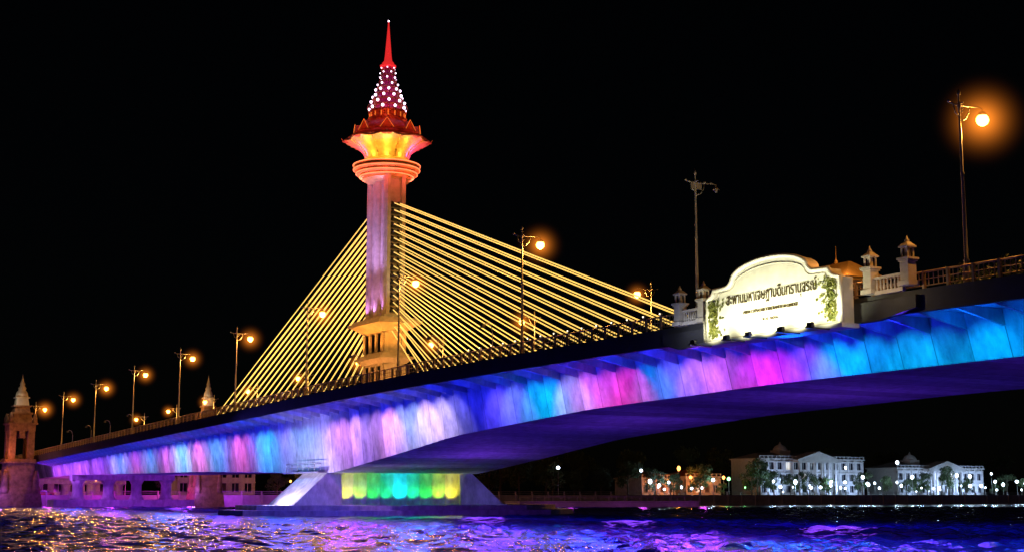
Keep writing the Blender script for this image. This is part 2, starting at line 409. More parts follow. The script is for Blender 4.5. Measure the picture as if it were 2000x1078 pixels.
light('SPOT','pier_floodlight',(PR+1,63.6,1.9),6500,(.68,.58,1),pier,target=(PR+1,69,3.2),size=.2,angle=125)
light('SPOT','pier_floodlight',(PR+10,68,1.8),350,(.25,.2,1),pier,target=(PR+4,72,4),size=.2,angle=120)
light('SPOT','pier_floodlight',(PR+10,95,1.8),350,(.25,.2,1),pier,target=(PR+4,92,3),size=.2,angle=120)
for xx in (-60,-90,-120,-150,-195,-230,-270):
    light('POINT','soffit_fill',(xx,82,2.0),800,(.24,.05,1),bridge,size=2.5)  # added violet fill standing in for coloured spill reflected off the water
for xx in (-150,-205): light('SPOT','pier_floodlight',(xx,62,9.0),6500,(.12,.08,1),pier,target=(PR,70,0),size=.5,angle=80)  # added blue lamps hung in the air for sheen on platform and water
for k,xx in enumerate((-56,-66,-76,-88,-102,-118,-134,-152,-172,-196,-224,-254,-286)):
    light('SPOT','river_fill',(xx,YN-.3,zd(xx)-1.6),10000,((.02,.04,1),(.10,.03,1),(.0,.08,1),(.22,.03,1))[k%4],bridge,target=(xx+10,40,0),size=1.5,angle=130,blend=1)  # added blue fill spots that tint the water, not known fixtures
# pylon lights
for i in range(8):
    a=-.44+i*math.pi/4; c,s=math.cos(a),math.sin(a)
    col=(1,.62,.08) if i in (0,7,4) else ((1,.4,.05) if i==1 else (1,.04,.4))
    light('POINT','capital_light',(PX+c*4.9,YC+s*4.9,48.1+D),260,col,py,size=.1)
    light('POINT','capital_light',(PX+c*5.4,YC+s*5.4,44.8+D),230,(1,.09,.05),py,size=.15)
    light('POINT','capital_light',(PX+c*6.4,YC+s*6.4,53.2+D),120,(1,.07,.02),py,size=.15)
for k in range(4):
    a=-.44+k*math.pi/2
    light('POINT','crown_light',(PX+3.6*math.cos(a),YC+3.6*math.sin(a),55.3),40,(1,.15,.05),py,size=.15)
    light('POINT','crown_light',(PX+3.2*math.cos(a),YC+3.2*math.sin(a),59),40,(.45,.08,1),py,size=.15)
for sx_ in (-2.2,0,2.2):
    light('SPOT','shaft_uplight',(PX+sx_,YC-2.4,26.5),1100,(.75,.28,1),py,target=(PX+sx_,YC-1.2,33),size=.1,angle=70)
    light('SPOT','shaft_uplight',(PX+sx_,YC-6.5,27.4),5200,(.60,.34,1),py,target=(PX+sx_,YC-1.25,39),size=.15,angle=44)
light('SPOT','shaft_uplight',(PX+4.6,YC,26.6),800,(.8,.85,.8),py,target=(PX+3,YC,40),size=.2,angle=50)
light('SPOT','shaft_uplight',(PX+10,YC-1,22),1500,(.75,.85,.8),py,target=(PX+3,YC,38),size=.2,angle=46)
for sx_ in (-2.8,0,2.8):
    light('SPOT','pedestal_light',(PX+sx_,YC-3.5,15.4),900,(1,.33,.07),py,target=(PX+sx_,YC-1.9,20.4),size=.1,angle=90)
    light('SPOT','pedestal_light',(PX+sx_,YC-3.5,21.6),800,(1,.30,.03),py,target=(PX+sx_,YC-2.2,25.4),size=.1,angle=110)
for sy in (-1.6,1.6):
    light('SPOT','pedestal_light',(PX+6.4,YC+sy,15.6),650,(1,.38,.09),py,target=(PX+3.7,YC+sy,20.5),size=.1,angle=100)
    light('SPOT','pedestal_light',(PX+6.2,YC+sy,21.9),650,(1,.32,.03),py,target=(PX+4.2,YC+sy,25.4),size=.1,angle=120)

# ---------------------------------------------------------------- street lamps
def make_lamp(lit):
    e=empty('street_lamp',(0,0,0))
    b=MB()
    b.rev([(.34,0),(.34,.25),(.26,.35),(.24,.9),(.3,1.0),(.2,1.1),(.15,1.6),(.19,1.7),(.13,1.8),(.10,7),(.13,7.1),(.09,7.2),(.075,11.2),(.12,11.3),(.12,11.45),(.06,11.6),(.05,12.0),(.11,12.1),(.11,12.2),(.02,12.45)],12)
    b.obj('pole','metal',e)
    b=MB()
    b.tube([(0,-.85,11.5),(0,-.4,11.42),(0,.8,11.42),(0,1.6,11.5),(0,2.0,11.45)],.055,6)
    b.tube([(0,.05,10.4),(0,.5,10.6),(0,.8,11.0),(0,.9,11.4)],.045,6)
    b.tube([(0,-.05,10.7),(0,-.35,10.9),(0,-.5,11.4)],.04,6)
    b.tube([(0,.2,11.0),(0,.35,11.25),(0,.15,11.35)],.035,5)
    b.tube([(-.35,0,11.5),(.35,0,11.5)],.045,5)
    b.ball((0,-.9,11.55),.1,8)
    if not lit:
        b.extr([(-.03,10.9),(.03,10.9),(.03,11.4),(-.03,11.4)],-.45,.6)
        b.ball((0,.9,11.5),.12,8); b.ball((0,1.5,11.52),.1,8)
    b.tube([(0,2.0,11.45),(0,2.0,11.2)],.05,6)
    b.obj('arm','metal',e)
    if lit:
        b=MB()
        b.rev([(.06,11.3),(.2,11.23),(.3,11.05),(.31,11.0),(.28,11.0),(.12,11.15)],16,0,2.0)
        b.obj('lantern_hood','metal',e)
        b=MB(); b.ball((0,2.0,10.72),.4,14,0,.95); b.obj('globe','sodium',e)
        light('POINT','bulb_light',(0,2.0,10.15),3400,(1,.40,.07),e,size=.35)
    else:
        b=MB(); b.rev([(.05,11.25),(.16,11.2),(.26,11.08),(.26,11.04),(.1,11.04)],14,0,2.0); b.obj('lantern_hood','metal',e)
        b=MB(); b.ball((0,2.0,10.93),.13,10); b.obj('globe','globeoff',e)
    return e
lit0=make_lamp(True); unlit0=make_lamp(False)
glow_mb=MB(); glow_mb.ball((0,0,0),1,20); glow0=None
def glow(x,y,z,r):  # adds a ball of painted glow around a lit globe
    global glow0
    if glow0 is None: glow0=glow_mb.obj('lamp_glow','glow'); o=glow0
    else: o=glow0.copy(); COL.objects.link(o)
    o.location=(x,y,z); o.scale=(r,r,r); o['kind']='stuff'; o['label']='added ball of painted orange glow around a street lamp'; o['category']='glow'
G='street lamps along the bridge deck'
LL='tall ornate steel street lamp glowing orange on the bridge edge'
for n in range(0,12):
    X=-61-26.9*n
    if n==0: o=lit0; o.location=(X,YN+.75,zd(X))
    elif n==1: o=unlit0; o.location=(X,YN+.75,zd(X))
    else: o=copytree(lit0,(X,YN+.75,zd(X)))
    if n!=1: glow(X,YN+2.75,zd(X)+10.72,(3.6 if n==0 else 2.7+.08*n)*random.uniform(.85,1.1))
    o['label']='tall ornate steel street lamp, unlit, on the bridge edge' if n==1 else LL
    o['category']='street lamp'; o['group']=G
for m_ in range(0,9):
    X=-137-26.9*m_
    o=copytree(lit0,(X,YF-.75,zd(X)),math.pi); o['label']=LL; o['category']='street lamp'; o['group']=G
    glow(X,YF-2.75,zd(X)+10.72,(2.5+.08*m_)*random.uniform(.8,1.1))
gn=empty('gooseneck_floodlight',(0,0,0)); b=MB()
b.tube([(0,0,0),(0,0,1.4),(.1,-.15,1.9),(.3,-.35,2.2),(.2,-.75,2.35),(-.15,-.85,2.2)],.05,6); b.rev([(.12,0),(.12,.12),(.06,.2)],8); b.obj('neck','metal',gn)
b=MB(); b.cbox(-.3,-.9,1.95,2.25,.5,.35,0,.35,.25); b.obj('lamp_head','black',gn)
first=True
for X in (-151,-131,-119.5,-262,-247,-276,-291):
    o=gn if first else copytree(gn,(0,0,0)); first=False
    o.location=(X,YN+.2,zd(X)+1.3); o['label']='small curved-neck floodlight on the bridge railing'; o['category']='floodlight'; o['group']='gooseneck floodlights on the railing'
cf=empty('cable_floodlight',(0,0,0)); b=MB(); b.cbox(0,0,0,.1,.05,.05); b.cbox(0,0,.1,.24,.22,.18,0,.18,.14); b.obj('housing','metal',cf)
b=MB(); b.ball((.0,-.1,.17),.07,8); b.obj('lens','lens',cf)
for k in range(15):
    X=-92-2.3*k
    o=cf if k==0 else copytree(cf,(0,0,0)); o.location=(X,YN+.2,zd(X)+1.36)
    o['label']='small lit floodlight on the bridge railing'; o['category']='floodlight'; o['group']='small floodlights on the railing'

# ---------------------------------------------------------------- sign
SX=-76.9
sign=empty('bridge_name_sign',(SX,64.6,13.2),'white arched stone name wall with Thai lettering, floodlit','sign',world=True)
def arch(hw,zb,zsd,zsh,zp):
    pts=[(-hw,zb),(hw,zb),(hw,zsd)]
    for i in range(7):
        t=i/6*math.pi/2; pts.append((hw-1.1*math.sin(t), zsd+(zsh-zsd)*(1-math.cos(t))))
    pts.append((hw-2.5,zsh+.05))
    for i in range(1,8):
        t=i/8; pts.append((hw-2.5-.7*t, zsh+.05+.4*t*t))
    w=hw-3.2
    for i in range(21):
        a=math.pi*i/20; pts.append((w*math.cos(a), zsh+.45+(zp-zsh-.45)*math.sin(a)))
    half=[p for p in pts[2:] if p[0]>0.001]
    out=[(-hw,zb),(hw,zb)]+half+[(0,zp)]+[(-x,z) for x,z in half[::-1]]
    return [(SX+x,z) for x,z in out]
A=arch(7.25,13.55,16.8,17.45,19.05)
b=MB(); b.extr(A,64.6,65.6); b.extr([(SX-7.6,13.4),(SX+7.6,13.4),(SX+7.6,13.7),(SX-7.6,13.7)],64.2,65.7); b.obj('wall_panel','white',sign)
outer=A[1:]+[A[0]]
b=MB(); pts=[(x,64.55,z) for x,z in outer]+[(outer[0][0],64.55,outer[0][1])]
pts=[pts[0]]+[p for i,p in enumerate(pts[1:]) if (Vector(p)-Vector(pts[i])).length>.03]
b.tube(pts,.16,6)
pin=[(SX+(p[0]-SX)*.93,64.59,15.6+(p[2]-15.6)*.86) for p in pts]
b.tube(pin,.035,5,1)
b.obj('frame_moulding',['white','stone'],sign)
def text(body,x,z,size,width,name):
    cu=bpy.data.curves.new(name,'FONT'); cu.body=body; cu.align_x='CENTER'; cu.size=size; cu.extrude=.03
    o=bpy.data.objects.new(name,cu); COL.objects.link(o)
    bpy.context.view_layer.update()
    dg=bpy.context.evaluated_depsgraph_get()
    me=bpy.data.meshes.new_from_object(o.evaluated_get(dg)); 
    xs_=[v.co.x for v in me.vertices]; w=max(xs_)-min(xs_)
    bpy.data.objects.remove(o)
    k=width/w
    me.transform(Matrix.Diagonal((k,1,1,1))); me.materials.clear(); me.materials.append(M['letter'])
    t=bpy.data.objects.new(name,me); COL.objects.link(t); t.location=(x,64.56,z); t.rotation_euler=(math.pi/2,0,0); setp(t,sign)
text('สะพานมหาเจษฎาบดินทรานุสรณ์',SX+.1,16.2,1.12,9.6,'lettering')
text('MAHA CHESADABODINDRANUSORN BRIDGE',SX+.1,15.35,.34,5.8,'lettering')
text('พ.ศ. ๒๕๕๘',SX+.1,14.7,.36,1.7,'lettering')
def floral(side):
    b=MB()
    for _ in range(230):
        u=random.random(); zc_=14.05+2.75*u
        band=.28+.35*abs(math.sin(u*9))
        if u>.75: band+=.7*(u-.75)*4*random.random()
        xx=6.5-abs(random.gauss(0,band)) if random.random()<.8 else 6.65
        xx=max(4.6,min(6.8,xx)); a=random.uniform(0,2*math.pi); l=random.uniform(.14,.3); w=l*.4
        ca,sa=math.cos(a),math.sin(a); X0=SX+side*xx
        P=[(0,0,.0),(l*.5,w,.05),(l,0,.02),(l*.5,-w,.05)]
        b.add([(X0+p*ca-q*sa,64.56-r,zc_+p*sa+q*ca) for p,q,r in P],[(0,1,2,3)])
    for j in range(4):
        cz=14.3+.68*j; 
        b.tube([(SX+side*(6.25+.35*(1-t/14)*math.cos(t*.7)),64.52,cz+.33*(1-t/14)*math.sin(t*.7)) for t in range(13)],.05,5)
    b.obj('floral_relief','orn',sign)
floral(-1); floral(1)
for k,dx in enumerate((-6,-2.2,.2,3.6,6.5)):
    b=MB(); b.cbox(SX+dx,63.1,13.3,13.4,.15,2.0); b.cbox(SX+dx,62.5,13.4,13.7,.45,.3,0,.5,.2)
    b.obj('floodlight_housing','black',sign)
    light('SPOT','sign_light',(SX+dx,62.6,13.9),(850,1250,1500,1250,850)[k],(1,.97,.58),sign,target=(SX+dx*.95,64.6,15.9),size=.12,angle=125)
bal=MB()
bal.extr([(-91,15.0),(-91,14.2),(-89,13.7),(-67.5,13.7),(-64.2,14.2),(-64.2,15.0)],65.62,65.98)
bal.obj('balcony','dark',bridge)
lp=empty('lantern_pillar',(0,0,0)); b=MB()
b.cbox(0,0,0,.3,.95,.95); b.cbox(0,0,.3,1.5,.7,.7); b.cbox(0,0,1.5,1.62,.85,.85); b.cbox(0,0,1.62,1.75,.98,.98)
b.obj('post','stone',lp)
b=MB()
for sx_ in (-.24,.24):
    for sy in (-.24,.24): b.cbox(sx_,sy,1.75,2.4,.1,.1)
b.cbox(0,0,1.75,2.4,.28,.28,0,.24,.24)
b.obj('lantern_cage','stone',lp)
b=MB(); b.cbox(0,0,2.4,2.5,.8,.8); b.cbox(0,0,2.5,2.75,.74,.74,0,.3,.3); b.rev([(.12,2.75),(.16,2.85),(.08,2.95),(.02,3.15)],8); b.obj('lantern_cap','stone',lp)
for k,(X,h) in enumerate(((-88.6,0),(-85.6,0),(-68.0,.1),(-64.7,.3))):
    o=lp if k==0 else copytree(lp,(0,0,0)); o.location=(X,65.6,zd(X)+.2+h)
    o['label']='pale stone pillar with a small lantern top beside the name wall'; o['category']='pillar'; o['group']='stone lantern pillars by the name wall'
light('POINT','pillar_light',(-66.5,63.5,15.2),130,(1,.72,.4),sign,size=.1)
light('POINT','pillar_light',(-87.1,63.7,15.0),110,(.8,.85,1),sign,size=.1)
for x0,x1 in ((-67.6,-65.1),(-88.2,-86.0)):
    bw=MB()
    z=zd(x0)+.2; bw.box(x0,x1,65.45,65.75,z,z+.25); bw.box(x0,x1,65.45,65.75,z+1.0,z+1.15)
    n=8
    for i in range(n):
        xx=x0+(x1-x0)*(i+.5)/n; bw.rev([(.05,z+.25),(.1,z+.45),(.05,z+.8),(.07,z+1.0)],8,xx,65.6)
    o=bw.obj('balustrade','stone'); tag(o,'low stone balustrade between the lantern pillars','balustrade','stone balustrades by the name wall')
pvx=-75.4
pv=empty('viewing_pavilion',(pvx,69.5,15.1),'small orange-lit pavilion roof behind the name wall','pavilion',world=True)
b=MB()
for sx_ in (-2.2,0,2.2):
    for sy in (-1.3,1.3): b.rev([(.2,15.1),(.16,15.4),(.15,17.0),(.22,17.2)],10,pvx+sx_,69.5+sy)
b.obj('column','stone',pv)
b=MB(); b.cbox(pvx,69.5,17.2,17.4,6.0,3.6); b.cbox(pvx,69.5,17.4,18.75,6.4,4.0,0,2.8,.3); b.rev([(.1,18.7),(.14,18.9),(.04,19.1),(.02,20.0)],8,pvx,69.5); b.obj('roof','gold',pv)
light('POINT','pavilion_light',(pvx+3.6,66.9,18.1),200,(1,.36,.08),pv,size=.2)
hd=MB(); 
for i in range(1500):
    X=random.uniform(-63.0,-40); y=random.uniform(66.9,68.2); z=zd(X)+.5+random.random()**1.5*(1.0+.6*math.sin(X*1.7)*math.sin(X*.6)); l=.16
    a=[random.uniform(-l,l) for _ in range(9)]
    hd.add([(X+a[0],y+a[1],z+a[2]),(X+a[3],y+a[4],z+a[5]),(X+a[6],y+a[7],z+a[8])],[(0,1,2)])
hd.box(-63.0,-40,67.2,67.9,14.6,15.3,1)
o=hd.obj('planter_hedge',['leaf','conc']); tag(o,'clipped flowering hedge in a planter behind the railing','hedge')

# ---------------------------------------------------------------- setting
g=MB(); S=4000
XB=-330
g.add([(XB,-S,-3),(XB,S,-3),(XB,S,2.2),(XB,-S,2.2),(-S,S,2.2),(-S,-S,2.2)],[(0,1,2,3),(3,2,4,5)])
g.add([(XB,-S,-3),(XB,S,-3),(60,S,-3),(60,-S,-3)],[(0,1,2,3)])
g.add([(60,-S,-3),(60,S,-3),(60,S,2),(60,-S,2),(S,S,2),(S,-S,2)],[(0,3,2,1),(3,5,4,2)])
o=g.obj('ground','soil'); o['kind']='structure'
m,nt,bs=newmat('river_water'); N=nt.nodes; L=nt.links
bs.inputs['Base Color'].default_value=(.012,.016,.32,1); bs.inputs['Roughness'].default_value=.14; bs.inputs['IOR'].default_value=1.33
bs.inputs['Specular IOR Level'].default_value=1.0
tc=N.new('ShaderNodeTexCoord'); n1=N.new('ShaderNodeTexNoise'); n1.inputs['Scale'].default_value=2.0; n1.inputs['Detail'].default_value=4
bu=N.new('ShaderNodeBump'); bu.inputs['Strength'].default_value=.9; bu.inputs['Distance'].default_value=.14
L.new(tc.outputs['Object'],n1.inputs[0]); L.new(n1.outputs[0],bu.inputs['Height']); L.new(bu.outputs[0],bs.inputs['Normal'])
M['water']=m
rng=np.random.default_rng(5)
comps=[]
for k in range(54):
    lam=float(.9*(5.2/.9)**rng.uniform(0,1)); ang=math.radians(150)+float(rng.normal(0,.95)); ph=float(rng.uniform(0,6.28))
    comps.append((2*math.pi/lam*math.cos(ang),2*math.pi/lam*math.sin(ang),ph,.0088*lam**.95))
h_=np.array([-.868,.4965]); r_=np.array([.4965,.868])
Fs=[45.0]
while Fs[-1]<318: Fs.append(Fs[-1]*1.0040+.01)
Fs=np.array(Fs); nl=560; tl=np.linspace(-.42,.42,nl)
FF,TT=np.meshgrid(Fs,tl,indexing='ij')
LL_=FF*TT
X_=h_[0]*FF+r_[0]*LL_; Y_=h_[1]*FF+r_[1]*LL_
Z_=np.zeros_like(X_)
for a,b_,p,am in comps: Z_+=am*np.sin(a*X_+b_*Y_+p)
gust=.7+.3*np.sin(.031*X_+.8*np.sin(.02*Y_))*np.sin(.043*Y_+1.3)
Z_*=gust
edge=np.minimum(1,np.minimum((FF-45)/6,(318-FF)/15).clip(0,1))*np.minimum(1,(.42-np.abs(TT))/.02).clip(0,1)
Z_*=edge
Xc=np.minimum(np.maximum(X_,XB+.3),59.7)
vs=np.stack([Xc.ravel(),Y_.ravel(),(Z_+.05).ravel()],1)
nf=len(Fs); idx=np.arange(nf*nl).reshape(nf,nl)
q=np.stack([idx[:-1,:-1].ravel(),idx[1:,:-1].ravel(),idx[1:,1:].ravel(),idx[:-1,1:].ravel()],1)
me=bpy.data.meshes.new('river_water')
me.vertices.add(len(vs)); me.vertices.foreach_set('co',vs.ravel().astype(np.float32))
me.loops.add(q.size); me.loops.foreach_set('vertex_index',q.ravel().astype(np.int32))
me.polygons.add(len(q)); me.polygons.foreach_set('loop_start',np.arange(0,q.size,4,dtype=np.int32)); 
me.update(calc_edges=True); me.validate()
me.polygons.foreach_set('use_smooth',[True]*len(me.polygons)); me.materials.append(m)
if me.polygons[100].normal.z<0: me.flip_normals()
o=bpy.data.objects.new('river_water',me); COL.objects.link(o); o['kind']='structure'
w=MB(); w.add([(XB+.3,-S,-.35),(XB+.3,S,-.35),(59.7,S,-.35),(59.7,-S,-.35)],[(0,3,2,1)])
o=w.obj('water','water'); o['kind']='structure'

b=MB(); b.box(XB-.6,XB+.25,-60,760,-2,2.6)
for i in range(160):
    y=-40+5*i; b.box(XB+.25,XB+.55,y-.25,y+.25,-2,2.7); b.cbox(XB-.2,y,2.6,3.5,.3,.3)
for z in (3.0,3.4): b.box(XB-.25,XB-.15,-60,760,z,z+.08)
o=b.obj('embankment_wall','conc'); tag(o,'long concrete river wall with posts and a low railing','wall')

def building(name,X,y0,y1,floors,label,wall='white',portico=True,roof='redroof',lit=.15,depth=14,cat='building',fh=3.6,pitched=True,cupola=False,flood=0,fcol=(.38,.55,1)):
    yc=(y0+y1)/2; e=empty(name,(X,yc,2.2),label,cat,world=True)
    H=2.2+.6+floors*fh
    nb=max(4,int((y1-y0)/3.2)); bwid=(y1-y0)/nb
    b=MB()
    b.box(X-depth,X-.65,y0,y1,2.2,H)
    for i in range(nb+1):
        yy=y0+i*bwid; b.box(X-.65,X,max(y0,yy-.7),min(y1,yy+.7),2.2,H); b.box(X+.01,X+.25,max(y0,yy-.3),min(y1,yy+.3),2.2,H-.8)
    for f in range(floors):
        z=2.8+f*fh; b.box(X-.649,X-.01,y0,y1,z-.6 if f else 2.2,z+.5); 
        b.box(X-.649,X-.01,y0,y1,z+2.7,z+fh-.6)
        b.box(X-.2,X+.4,y0-.1,y1+.1,z+fh-.75,z+fh-.5)
    b.box(X-depth-.4,X+.6,y0-.4,y1+.4,H,H+.35)
    for i in range(nb*2+1):
        yy=y0+i*bwid/2; b.box(X+.1,X+.35,yy-.15,yy+.15,H+.35,H+1.0)
    b.box(X+.05,X+.4,y0-.2,y1+.2,H+1.0,H+1.15)
    b.obj('wall',wall,e)
    for f in range(floors):
        for i in range(nb):
            z=2.8+f*fh; yy=y0+(i+.5)*bwid
            if i==nb//2 and f==0:
                d=MB(); d.box(X-.6,X-.5,yy-bwid/2+.7,yy+bwid/2-.7,2.9,z+2.7); d.obj('door','bark',e); continue
            d=MB(); d.box(X-.6,X-.54,yy-bwid/2+.7,yy+bwid/2-.7,z+.5,z+2.7); d.box(X-.54,X-.48,yy-.05,yy+.05,z+.5,z+2.7,1)
            d.obj('window',['winlit' if random.random()<lit else 'glass','white'],e)
    b=MB()
    if pitched:
        za=H+.36; zr=za+2.0
        b.add([(X-.2,y0-.2,za),(X-.2,y1+.2,za),(X-depth-.3,y1+.2,za),(X-depth-.3,y0-.2,za),(X-depth/2,y0+5,zr),(X-depth/2,y1-5,zr)],
          [(0,1,5,4),(1,2,5),(2,3,4,5),(3,0,4),(0,3,2,1)])
    else:
        b.box(X-.3,X+.04,y0-.3,y1+.3,H+.36,H+1.2); b.box(X-8,X-4,yc-4,yc+3,H+.36,H+2.6)
    b.obj('roof',roof,e)
    if cupola:
        b=MB(); q=yc-8; b.cbox(X-6,q,H+.4,H+3.0,4.5,4.5); b.rev([(2.4,H+3.0),(2.2,H+3.6),(1.6,H+4.4),(.5,H+4.9),(.1,H+5.8)],14,X-6,q); b.obj('cupola','white',e)
    if portico:
        b=MB()
        for k in range(6):
            yy=yc-7.5+3*k; b.rev([(.5,2.2),(.42,2.8),(.36,H-1.2),(.55,H-.9)],12,X+2.6,yy)
        b.obj('colonnade','white',e)
        b=MB(); b.box(X+.65,X+3.3,yc-8.6,yc+8.6,H-.9,H-.01); b.add([(X+3.3,yc-8.8,H),(X+3.3,yc+8.8,H),(X+3.3,yc,H+2.6),(X-2,yc-8.8,H+.4),(X-2,yc+8.8,H+.4),(X-2,yc,H+2.6)],[(0,1,2),(0,2,5,3),(1,4,5,2)])
        b.obj('pediment','white',e)
    if flood:
        n=max(2,int((y1-y0)/9))
        for i in range(n):
            yy=y0+(y1-y0)*(i+.5)/n
            light('SPOT','facade_floodlight',(X+7,yy,2.9),flood*random.uniform(.45,1.4),fcol,e,target=(X,yy,7),size=.3,angle=95)
    return e
building('mansion',-352,290,333,3,'white three-storey colonial mansion with a columned portico',lit=.06,roof='conc',cupola=True,flood=4200)
building('mansion',-352,348,388,2,'white two-storey riverside hall behind trees',lit=.06,portico=True,roof='conc',flood=4600,cupola=True,fh=4.2)
building('house',-350,244,256,1,'low house with an orange-lit tiled roof by the river',portico=False,lit=.12,wall='stone',flood=2600,fcol=(1,.22,.06),fh=4.5)
building('house',-350,260,273,1,'low house with an orange-lit tiled roof by the river',portico=False,lit=.12,wall='stone',flood=2200,fcol=(1,.18,.05),fh=5)
building('house',-345,166,180,1,'small riverside shelter with warm orange light under its eaves',portico=False,lit=.5,wall='stone',depth=8)
building('house',-352,106,126,2,'plain riverside block standing in purple light',portico=False,lit=.0,wall='stone',pitched=False,depth=9,roof='conc')
building('house',-352,72,90,1,'low service building under the bridge',portico=False,lit=.1,wall='stone',pitched=False,depth=8,roof='conc')
building('apartment_block',-390,186,206,4,'dark riverside apartment block, mostly unlit',portico=False,lit=.02,wall='stone',pitched=False,roof='conc')

def tree_mesh(seed):
    rnd=random.Random(seed); H=rnd.uniform(8,12); t=MB()
    t.tube([(0,0,0),(.15,.1,H*.3),(.1,-.1,H*.55),(.0,.1,H*.8)],.32,8,0,.1)
    cr=MB(); cl=[]
    for i in range(11):
        a=rnd.uniform(0,6.28); l=rnd.uniform(1.6,3.8); z=H*rnd.uniform(.3,.95)
        p=(l*math.cos(a),l*math.sin(a),z+rnd.uniform(0,1.5)); t.tube([(0,0,z-1.5),(p[0]*.5,p[1]*.5,z-.4),p],.12,5,0,.04); cl.append((p,rnd.uniform(1.1,2.1)))
    cl.append(((0,0,H),1.6))
    for p,r in cl:
        for _ in range(170):
            d=Vector((rnd.gauss(0,1),rnd.gauss(0,1),rnd.gauss(0,.75))).normalized()*r*rnd.uniform(.45,1.1)
            q=Vector(p)+d; l=rnd.uniform(.2,.42)
            a=Vector((rnd.uniform(-1,1),rnd.uniform(-1,1),rnd.uniform(-1,1))).normalized()*l; c=a.orthogonal().normalized()*l*.6
            cr.add([q-a,q+c,q+a,q-c],[(0,1,2,3)])
    return t,cr
tr=[]
for s in range(4):
    t,cr=tree_mesh(s+3); e=empty('tree',(0,0,0)); t.obj('trunk','bark',e); cr.obj('crown','leaf' if s%2 else 'leaf2',e); tr.append([e,False])
tpos=[(-340,y+random.uniform(-2,2),random.uniform(.6,1.0)) for y in (150,160,187,196,206,215,224,233,241,258,275,281)]
tpos+=[(-340,y+random.uniform(-2,2),random.uniform(.35,.72)) for y in (247,266,286,293,300,308,322,331,338,344,350,357,367,379,387,392,399,406,414)]
tpos+=[(-378,y,random.uniform(1.1,1.5)) for y in (150,168,184,212,228,240,262,280,292,318,340,352,372,390,410,425)]
tpos+=[(-341,y,random.uniform(.4,.7)) for y in (100,128,136,44,56)]
for k,(x,y,s) in enumerate(tpos):
    it=tr[k%4]
    if not it[1]: o=it[0]; it[1]=True; o.location=(x,y,2.2)
    else: o=copytree(it[0],(x,y,2.2))
    o.rotation_euler[2]=random.uniform(0,6); o.scale=(s,s,s*random.uniform(.9,1.1))
    tag(o,'leafy riverside tree, dark against the night','tree','trees along the river bank')
def bank_lamp(mat,h,power,col):
    e=empty('bank_lamp',(0,0,0)); b=MB(); b.rev([(.2,0),(.12,.3),(.06,.6),(.05,h-.3),(.1,h-.25)],8); b.obj('pole','metal',e)
    b=MB(); b.ball((0,0,h),.42,10); b.obj('globe',mat,e)
    b=MB(); b.rev([(.38,h+.42),(.1,h+.55),(.02,h+.65)],8); b.obj('lamp_cap','metal',e)
    if power: light('POINT','bulb_light',(-.8,0,h-.4),power,col,e,size=.3)
    return e
kinds=[[bank_lamp('bulbw',4.2,700,(.45,.68,1)),0],[bank_lamp('bulbw',2.6,0,None),0],[bank_lamp('bulbg',4,350,(.3,1,.3)),0],[bank_lamp('bulbo',5,700,(1,.33,.07)),0],[bank_lamp('bulbw',7.5,0,None),0]]
lp_=[(0,y) for y in (280,288,294,300,304,309,315,319,324,329,335,343,349,354,359,365,370,376,382,388,394,400)]
lp_+=[(1,y) for y in (235,239,242,246,250,255,283,286,291,297,302,308,312,318,323,331,339,347,352,361,368,373,378,386,391,397)]
lp_+=[(2,263),(2,271),(0,239),(0,243),(0,258),(3,247),(3,252),(3,256),(3,261),(3,266),(4,232),(4,205),(4,330),(4,396),(4,310),(4,372),(3,173),(3,177),(3,90),(3,84),(1,60),(3,132)]
for k,y in lp_:
    x=-333+random.uniform(-4,.6) if k!=3 else -341
    src=kinds[k]
    if src[1]==0: o=src[0]; src[1]=1; o.location=(x,y,2.2)
    else: o=copytree(src[0],(x,y+random.uniform(-1.6,1.6),2.2))
    s=random.uniform(.5,1.3); o.scale=(s,s,s*random.uniform(.85,1.4))
    c={0:'white',1:'small white',2:'green',3:'orange',4:'tall white'}[k]
    tag(o,c+' globe lamp glowing on the river bank','lamp','globe lamps on the river bank')

